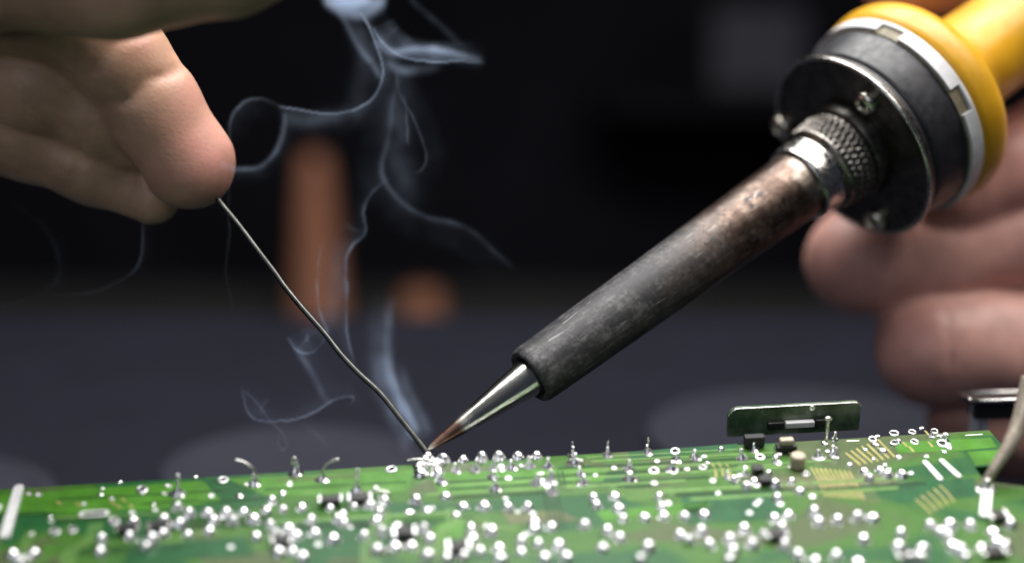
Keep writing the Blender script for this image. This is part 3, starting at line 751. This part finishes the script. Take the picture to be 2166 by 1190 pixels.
# ------------------------------------------------------------------ hands (signed distance field -> one continuous mesh)
def smin(a, b, k):
    h = np.clip(0.5+0.5*(b-a)/k, 0, 1); return b*(1-h)+a*h-k*h*(1-h)
def cap_sdf(p, a, b, ra, rb):
    ab = b-a; t = np.clip(((p-a) @ ab)/np.dot(ab, ab), 0, 1)
    return np.linalg.norm(p-(a+t[..., None]*ab), axis=-1)-(ra+(rb-ra)*t)
def surface_nets(f, lo, h):
    s = f < 0; nx, ny, nz = f.shape
    c = np.zeros((nx-1, ny-1, nz-1), int)
    for dx in (0, 1):
        for dy in (0, 1):
            for dz in (0, 1): c += s[dx:nx-1+dx, dy:ny-1+dy, dz:nz-1+dz]
    act = (c > 0) & (c < 8); idx = -np.ones(act.shape, int); I = np.argwhere(act); idx[act] = np.arange(len(I))
    acc = np.zeros((len(I), 3)); cnt = np.zeros(len(I))
    cor = [(i, j, k) for i in (0, 1) for j in (0, 1) for k in (0, 1)]
    for a in cor:
        for b in cor:
            if sum(abs(np.subtract(a, b))) == 1 and a < b:
                fa = f[I[:, 0]+a[0], I[:, 1]+a[1], I[:, 2]+a[2]]; fb = f[I[:, 0]+b[0], I[:, 1]+b[1], I[:, 2]+b[2]]
                m = (fa < 0) != (fb < 0); t = np.where(m, fa/(fa-fb+1e-12), 0)
                pt = np.array(a)+t[:, None]*(np.array(b)-np.array(a)); acc[m] += pt[m]; cnt[m] += 1
    V = lo+(I+acc/cnt[:, None])*h; Fc = []
    for axn in range(3):
        sl0 = [slice(None)]*3; sl1 = [slice(None)]*3; sl0[axn] = slice(0, -1); sl1[axn] = slice(1, None)
        ch = s[tuple(sl0)] != s[tuple(sl1)]; E = np.argwhere(ch)
        o1, o2 = [(1, 2), (2, 0), (0, 1)][axn]
        ok = (E[:, o1] > 0) & (E[:, o2] > 0) & (E[:, o1] < f.shape[o1]-1) & (E[:, o2] < f.shape[o2]-1); E = E[ok]
        q = []
        for (a, b) in ((0, 0), (-1, 0), (-1, -1), (0, -1)):
            e = E.copy(); e[:, o1] += a; e[:, o2] += b; q.append(idx[e[:, 0], e[:, 1], e[:, 2]])
        q = np.stack(q, 1); fl = ~s[E[:, 0], E[:, 1], E[:, 2]]; q[fl] = q[fl][:, ::-1]; Fc.append(q)
    return V, np.vstack(Fc)
def build_hand(name, chains, ksep, mat, label, h=0.7, creases=(), tips=()):
    """chains: lists of (x, y, depth, radius mm); creases: (x, y, depth, direction to x2,y2,d2, depth mm)"""
    ch = [np.array([[*W(P(x, y, D)), r] for x, y, D, r in c]) for c in chains]
    allp = np.vstack(ch); lo = (allp[:, :3]-allp[:, 3:]).min(0)-3; hi = (allp[:, :3]+allp[:, 3:]).max(0)+3
    n = np.ceil((hi-lo)/h).astype(int)+1
    g = np.stack(np.meshgrid(*[lo[i]+h*np.arange(n[i]) for i in range(3)], indexing='ij'), -1)
    g = g.astype(np.float32); f = np.full(g.shape[:3], 12.0, np.float32)
    for c, k in zip(ch, ksep):
        d = np.full(g.shape[:3], 12.0, np.float32)
        for a, b in zip(c[:-1], c[1:]):
            m = max(a[3], b[3])+max(k, 2.5)+2
            i0 = np.clip(((np.minimum(a[:3], b[:3])-m-lo)/h).astype(int), 0, n-1); i1 = np.clip(((np.maximum(a[:3], b[:3])+m-lo)/h).astype(int)+2, 0, n)
            sl = tuple(slice(p_, q_) for p_, q_ in zip(i0, i1))
            d[sl] = smin(d[sl], cap_sdf(g[sl], a[:3].astype(np.float32), b[:3].astype(np.float32), a[3], b[3]), 2.5)
        f = smin(f, d, k) if k else np.minimum(f, d)
    for (p, q, dep, wid, reach) in creases:      # shallow folds across a finger
        c = W(P(*p)); nrm = unit(W(P(*q))-c); m = reach*1.6
        i0 = np.clip(((c-m-lo)/h).astype(int), 0, n-1); i1 = np.clip(((c+m-lo)/h).astype(int)+2, 0, n)
        sl = tuple(slice(p_, q_) for p_, q_ in zip(i0, i1)); gs = g[sl]
        s = (gs-c) @ nrm + 0.5*np.sin(gs[..., 0]*0.6+gs[..., 2]*0.45)
        rad = np.linalg.norm(gs-c, axis=-1)
        f[sl] += dep*np.exp(-(s/wid)**2)*np.exp(-(rad/reach)**4)
    # gentle unevenness of flesh
    f = f+0.35*np.sin(g[..., 0]*0.33+1)*np.sin(g[..., 1]*0.29+2)*np.sin(g[..., 2]*0.37+.5)
    V, Fc = surface_nets(f, lo, h)
    cen = np.array([allp[:, 0].mean(), allp[:, 1].mean(), lo[2]])
    me = bpy.data.meshes.new(name); me.from_pydata(((V-cen)*MM).tolist(), [], Fc.tolist()); me.update()
    bm = bmesh.new(); bm.from_mesh(me); bmesh.ops.recalc_face_normals(bm, faces=bm.faces)
    for _ in range(3): bmesh.ops.smooth_vert(bm, verts=bm.verts, factor=0.5, use_axis_x=True, use_axis_y=True, use_axis_z=True)
    bm.to_mesh(me); bm.free()
    pink = np.zeros(len(V))
    for (x, y, D, r, amt) in tips:
        d = np.linalg.norm(V-W(P(x, y, D)), axis=1); pink = np.maximum(pink, amt*np.exp(-(d/r)**2))
    at = me.attributes.new('pink', 'FLOAT', 'POINT'); at.data.foreach_set('value', pink.astype(np.float32))
    o = link(name, me, mat); o.location = tuple(cen*MM)
    tag(o, label, 'hand'); return o
# pinching hand, upper left
build_hand('hand',
    [[(-420, -60, 236, 15), (-120, -30, 232, 11), (130, 10, 230, 9.3), (248, 115, 234, 8.0), (322, 228, 237, 7.7), (400, 346, 240, 7.9)],      # pinching finger
     [(-460, 160, 250, 16), (-150, 190, 246, 13), (60, 262, 246, 9.5), (200, 342, 246, 7.2), (322, 420, 246, 4.6)],                             # thumb
     [(-420, 40, 244, 15), (-100, 110, 240, 10), (90, 175, 238, 8.3), (215, 250, 240, 6.6), (270, 300, 242, 5.6)],                              # folded finger beside it
     [(-420, -140, 226, 14), (-60, -70, 214, 9.5), (250, -45, 208, 8.6), (480, -85, 204, 7.8), (690, -150, 201, 6.8)],                           # raised finger along the top
     [(-460, 60, 250, 18), (-640, 20, 255, 24), (-900, -60, 265, 26)],
     [(-300, 160, 256, 11), (-60, 190, 256, 8.5), (120, 215, 256, 7.5), (230, 280, 254, 6.4)]],
    [0, 0.6, 0.7, 1.2, 7, 1.0], MAT['skin_l'], 'bare hand at upper left pinching the solder wire', 0.7,
    creases=[((310, 180, 230), (360, 260, 232), 0.7, 0.8, 9), ((255, 100, 228), (290, 140, 228), 0.6, 0.7, 9), ((180, 330, 240), (220, 352, 240), 0.5, 0.7, 8)],
    tips=[(440, 330, 236, 9, 0.95), (400, 210, 234, 6, 0.6), (310, 70, 226, 4, 0.8)])
# gripping hand, right
build_hand('hand',
    [[(2620, 330, 300, 17), (2400, 420, 290, 11), (2170, 505, 292, 11.8), (1975, 540, 291, 11.8), (1822, 550, 290, 11.5)],     # middle finger
     [(2640, 520, 298, 17), (2440, 650, 286, 11), (2240, 728, 290, 12.2), (2080, 738, 288, 12.0), (1974, 738, 286, 11.7)],     # ring finger
     [(2640, 700, 298, 15), (2440, 830, 288, 10), (2260, 905, 296, 10.4), (2140, 905, 294, 10.2), (2062, 892, 292, 9.6)],     # little finger
     [(2620, 180, 305, 15), (2420, 230, 302, 10.5), (2240, 300, 292, 10.5), (2120, 360, 288, 10), (2010, 410, 286, 9.5)],      # index finger tucked under the handle
     [(2760, 60, 316, 15), (2520, -100, 318, 12), (2260, -120, 305, 11), (2060, -82, 296, 10.5), (1912, -58, 292, 9.6)],    # thumb over the handle
     [(2640, 330, 312, 22), (2680, 620, 312, 22), (2900, 560, 330, 28)]],
    [0, 0.9, 0.9, 1.4, 3, 7], MAT['skin_r'], 'bare hand at the picture edge gripping the yellow iron handle', 0.7,
    creases=[((1895, 520, 279), (1960, 525, 281), 0.75, 0.55, 9), ((1922, 520, 279), (1987, 525, 281), 0.5, 0.5, 9), ((2005, 720, 276), (2070, 725, 278), 0.8, 0.6, 9), ((2030, 720, 276), (2090, 725, 278), 0.5, 0.5, 9), ((2150, 500, 264), (2200, 490, 266), .8, .7, 10)],
    tips=[(1790, 560, 280, 9, 0.8), (1920, 740, 277, 9, 0.8), (2130, 330, 285, 14, 0.9), (1900, -50, 268, 10, 0.8)])

# ------------------------------------------------------------------ smoke: a voxel density carried by geometry nodes
def build_smoke(name, x0, x1, y0, y1, D0, D1, vx, wisps, label, dens):
    ca, cb = P(x0, y1, (D0+D1)/2), P(x1, y0, (D0+D1)/2)     # lower left, upper right in camera space
    lo = np.array([ca[0], ca[1], D0]); hi = np.array([cb[0], cb[1], D1])
    n = np.round((hi-lo)/vx).astype(int)
    grids = {}
    for (pts, width, strg, veil, vlen) in wisps:
        c = spline(np.array([[*P(x, y, D), s] for x, y, D, s in pts]), 0.08)
        ph = rng.random(3)*6; i = np.arange(len(c))*0.08
        c[:, 0] += 0.25*np.sin(i*0.55+ph[0]); c[:, 1] += 0.2*np.sin(i*0.43+ph[1]); c[:, 2] += 0.6*np.sin(i*0.25+ph[2])
        t = np.gradient(c[:, :3], axis=0); t /= np.linalg.norm(t, axis=1)[:, None]+1e-9
        nr_ = np.stack([-t[:, 1], t[:, 0], 0*t[:, 0]], 1)
        strg = strg*(width/0.28)**1.2; K = max(1, int(abs(vlen)/0.12)); g = grids.setdefault(width, np.zeros(n))
        for k in range(K+1):
            f = k/max(K, 1); w_ = strg if k == 0 else strg*veil*0.33*(1-f)**1.3
            jit = 1+0.35*math.sin(k*0.37+ph[0])
            pos = c[:, :3]+nr_*(f*vlen)[None] if np.ndim(f) else c[:, :3]+nr_*(f*vlen*2.2)+np.array([0, 0, f*abs(vlen)*0.7])
            ii = np.round((pos-lo)/vx).astype(int); ok = ((ii >= 1) & (ii < n-1)).all(1)
            np.add.at(g, tuple(ii[ok].T), (w_*jit*np.clip(c[:, 3], 0, None))[ok])
    tot = np.zeros(n)
    for wdt, g in grids.items():
        for a in range(3):
            sg = wdt/vx[a]; R_ = max(1, int(3*sg)); kx = np.exp(-0.5*(np.arange(-R_, R_+1)/max(sg, .3))**2); kx /= kx.sum()
            out = np.zeros_like(g)
            for j, wv in zip(range(-R_, R_+1), kx):
                src = [slice(None)]*3; dst = [slice(None)]*3
                if abs(j) >= n[a]: continue
                src[a] = slice(max(0, -j), n[a]-max(0, j)); dst[a] = slice(max(0, j), n[a]-max(0, -j))
                out[tuple(dst)] += wv*g[tuple(src)]
            g = out
        tot += g
    low = rng.random((n//14+4)); g_ = [np.linspace(0, low.shape[a]-2.001, n[a]) for a in range(3)]
    for a in range(3):
        i0 = g_[a].astype(int); fr_ = (g_[a]-i0); fr_ = fr_*fr_*(3-2*fr_); sh = [1, 1, 1]; sh[a] = -1
        low = np.take(low, i0, a)*(1-fr_.reshape(sh))+np.take(low, i0+1, a)*fr_.reshape(sh)
    tot *= 0.25+1.5*low
    # voxel positions in the object's own frame: camera-parallel axes
    me = bpy.data.meshes.new(name); N_ = int(np.prod(n))
    me.vertices.add(N_)
    zi = np.zeros(N_*3, np.float32); me.vertices.foreach_set('co', zi)
    at = me.attributes.new('dens', 'FLOAT', 'POINT'); at.data.foreach_set('value', (tot*dens).astype(np.float32).ravel())
    o = bpy.data.objects.new(name, me); C.objects.link(o)
    o.matrix_world = frame((1, 0, 0), (0, 1, 0), (0, 0, 1), (0, 0, 0))
    det = o.matrix_world.to_3x3().determinant()
    ng = bpy.data.node_groups.new(name+'_nodes', 'GeometryNodeTree')
    ng.interface.new_socket('Geometry', in_out='INPUT', socket_type='NodeSocketGeometry'); ng.interface.new_socket('Geometry', in_out='OUTPUT', socket_type='NodeSocketGeometry')
    A = ng.nodes.new; Lk = ng.links.new
    gi, go = A('NodeGroupInput'), A('NodeGroupOutput'); vc = A('GeometryNodeVolumeCube')
    half = vx/2
    mn, mx = (lo-half)*MM, (lo+(n-1)*vx+half)*MM
    vc.inputs['Min'].default_value = tuple(mn); vc.inputs['Max'].default_value = tuple(mx)
    for a, nm in enumerate(('X', 'Y', 'Z')): vc.inputs['Resolution '+nm].default_value = int(n[a])
    pos = A('GeometryNodeInputPosition'); sub = A('ShaderNodeVectorMath'); sub.operation = 'SUBTRACT'; sub.inputs[1].default_value = tuple(mn)
    div = A('ShaderNodeVectorMath'); div.operation = 'DIVIDE'; div.inputs[1].default_value = tuple((mx-mn)/n)
    fl = A('ShaderNodeVectorMath'); fl.operation = 'FLOOR'; sp = A('ShaderNodeSeparateXYZ')
    Lk(pos.outputs[0], sub.inputs[0]); Lk(sub.outputs[0], div.inputs[0]); Lk(div.outputs[0], fl.inputs[0]); Lk(fl.outputs[0], sp.inputs[0])
    cl = []
    for a in range(3):
        m1 = A('ShaderNodeClamp'); m1.inputs['Max'].default_value = float(n[a]-1); Lk(sp.outputs[a], m1.inputs['Value']); cl.append(m1.outputs[0])
    def mad(x, k, y):
        m = A('ShaderNodeMath'); m.operation = 'MULTIPLY_ADD'; Lk(x, m.inputs[0]); m.inputs[1].default_value = float(k); Lk(y, m.inputs[2]); return m.outputs[0]
    ind = mad(mad(cl[0], n[1], cl[1]), n[2], cl[2])
    na = A('GeometryNodeInputNamedAttribute'); na.data_type = 'FLOAT'; na.inputs['Name'].default_value = 'dens'
    si = A('GeometryNodeSampleIndex'); si.data_type = 'FLOAT'; si.domain = 'POINT'
    Lk(gi.outputs[0], si.inputs['Geometry']); Lk(na.outputs['Attribute'], si.inputs['Value']); Lk(ind, si.inputs['Index'])
    Lk(si.outputs[0], vc.inputs['Density'])
    sm = A('GeometryNodeSetMaterial'); sm.inputs['Material'].default_value = MAT['smoke']
    Lk(vc.outputs[0], sm.inputs[0]); Lk(sm.outputs[0], go.inputs[0])
    me.materials.append(MAT['smoke'])
    md = o.modifiers.new('density', 'NODES'); md.node_group = ng
    tag(o, label, 'smoke', None, 'stuff'); return o
m = bpy.data.materials.new('smoke'); m.use_nodes = True; nt = m.node_tree; nt.nodes.remove(nt.nodes['Principled BSDF'])
pv = nt.nodes.new('ShaderNodeVolumePrincipled'); pv.inputs['Color'].default_value = (0.62, 0.76, 1.0, 1); pv.inputs['Density'].default_value = 1.0
pv.inputs['Anisotropy'].default_value = 0.1
nt.links.new(pv.outputs[0], nt.nodes['Material Output'].inputs['Volume']); MAT['smoke'] = m
th, so, fa = 0.17, 0.55, 1.5
Dm = 232
def w(pts, width=th, s=1.0, veil=0.0, vlen=0.0):   # pts: (x, y, strength[, depth])
    return ([(p[0], p[1], p[3] if len(p) > 3 else Dm, p[2]) for p in pts], width, s, veil, vlen)
WISPS = [
    w([(905, 958, .6, 227), (880, 915, 1, 228), (855, 870, 1.1, 229), (833, 810, .9, 230), (818, 750, .55), (822, 690, .2), (834, 620, .0)], so, 2.8, .45, 1.8),
    w([(900, 958, 1, 227), (872, 925, 1, 228), (850, 880, .8, 229), (838, 830, .4, 230), (826, 790, 0)], th, 1.6, .5, -1.2),
    w([(915, 925, .3, 228), (890, 880, .5, 229), (862, 820, .4), (842, 760, 0)], so, 1.0, .3, 1.5),
    w([(692, 705, .7), (678, 650, .8), (670, 600, .7), (676, 550, .4), (690, 510, 0)], th, .7, .3, 1.8),
    w([(745, 770, .3), (738, 700, .8), (731, 630, .8), (733, 560, 1), (745, 518, 1.1), (768, 492, .9), (770, 445, .5), (800, 398, .25), (830, 370, 0)], th*1.2, .55, .4, 2.2),
    w([(612, 712, 1), (636, 744, 1.3), (664, 745, 1.2), (684, 715, .7), (690, 690, .2)], th, .9, .5, 2.4),
    w([(630, 735, .8), (655, 780, .9), (678, 830, .6), (700, 850, .2)], so*.7, .9, .3, 1.5),
    w([(510, 825, .2), (520, 862, .6), (550, 888, .9), (610, 890, 1), (665, 868, 1), (710, 842, 1.1), (745, 838, .7), (740, 858, .2)], th, .8, .35, 2.0),
    w([(510, 820, .2), (545, 850, .5), (570, 880, .4), (600, 915, .6), (606, 940, .8), (596, 952, .8), (586, 935, .4), (588, 910, 0)], th, .6, .2, 1.0),
    w([(640, 890, .1), (670, 915, .4), (695, 945, 0)], so*.6, .5),
    w([(685, -8, 1.6), (715, 18, 1.4), (752, 30, 1.6), (790, 18, 1.6), (806, -8, 1.4)], so, 2.0, .6, 2.6),
    w([(700, -10, 1), (740, 8, 1.2), (800, -6, 1)], so*1.4, 4.0),
    w([(760, 30, 1), (784, 62, 1.2), (800, 105, 1.2), (806, 155, 1.2), (792, 205, 1.1), (755, 234, 1.0), (700, 242, .8), (640, 232, .6), (590, 228, .2)], th, 1.1, .4, 1.8),
    w([(715, 30, .5), (745, 75, .5), (785, 130, .5), (800, 165, .3)], so*.7, 1.1, .3, 1.6),
    w([(790, 60, 1), (815, 95, 1.2), (850, 125, 1.2), (905, 130, 1.1), (965, 128, .6), (1022, 136, 0)], th, 1.5, .9, 1.8),
    w([(800, 90, .6), (830, 115, 1), (870, 108, 1), (930, 106, 1), (985, 122, .5), (1018, 133, 0)], so*.8, 2.2, .3, -.8),
    w([(820, 130, .4), (850, 150, .6), (900, 150, .2), (930, 140, 0)], so, 1.5),
    w([(870, 0, .25), (905, 35, .3), (950, 75, .2), (990, 110, 0)], so*.7, .5),
    w([(600, 232, .3), (545, 210, .9), (500, 228, 1), (483, 262, .6), (486, 300, .2)], th*1.2, .5, .35, 1.6),
    w([(600, 240, .4), (603, 285, .6), (585, 325, .7), (545, 352, 1), (500, 355, 1), (470, 345, .3)], so*.55, .55, .35, 1.2),
    w([(840, 150, .6), (848, 200, .7), (872, 255, .8), (898, 305, .9), (903, 335, .8), (885, 360, .4), (870, 362, 0)], th, .5, .4, 1.8),
    w([(850, 205, .4), (860, 255, .6), (866, 305, .3)], th, .45, .3, -1.2),
    w([(842, 170, .5), (826, 260, .6), (810, 330, .7), (815, 380, .7), (845, 425, .6), (900, 455, .5), (975, 480, .4), (1050, 530, .2), (1090, 575, 0)], so*.6, .42, .4, -2.4),
    w([(600, 245, .1), (660, 255, .4), (720, 245, .3), (770, 235, 0)], so*1.3, .45, .3, -1.4),
    w([(820, 160, .3), (835, 230, .5), (835, 320, .5), (850, 400, .3), (880, 450, 0)], so*2.4, .38, .3, 1.5),
    w([(760, 60, .4), (770, 130, .5), (765, 200, .4), (730, 240, .2), (660, 250, 0)], so*2, .45),
    w([(690, 700, .3), (705, 640, .4), (715, 570, .3), (720, 500, 0)], so*2, .5),
    w([(486, 300, .1), (488, 420, .2), (482, 560, .2), (490, 690, 0)], th, .35),
]
build_smoke('smoke', 462, 1112, -4, 960, 227.5, 239, np.array([0.19, 0.19, 0.45]), WISPS, 'thin bluish smoke curling up from the iron tip', 620.0)
build_smoke('smoke', 0, 330, 420, 660, 228, 236, np.array([0.25, 0.25, 0.5]), [w([(300, 470, .5), (303, 530, .7), (275, 580, .6), (215, 610, .5), (130, 622, .2), (90, 625, 0)], th, .22, .3, 1.2), w([(30, 430, .1), (85, 480, .3), (128, 540, .45), (122, 590, .4), (70, 630, .3), (0, 645, .2)], so*.6, .2, .3, 1.2)], 'faint smoke strand drifting below the pinching hand', 760.0)
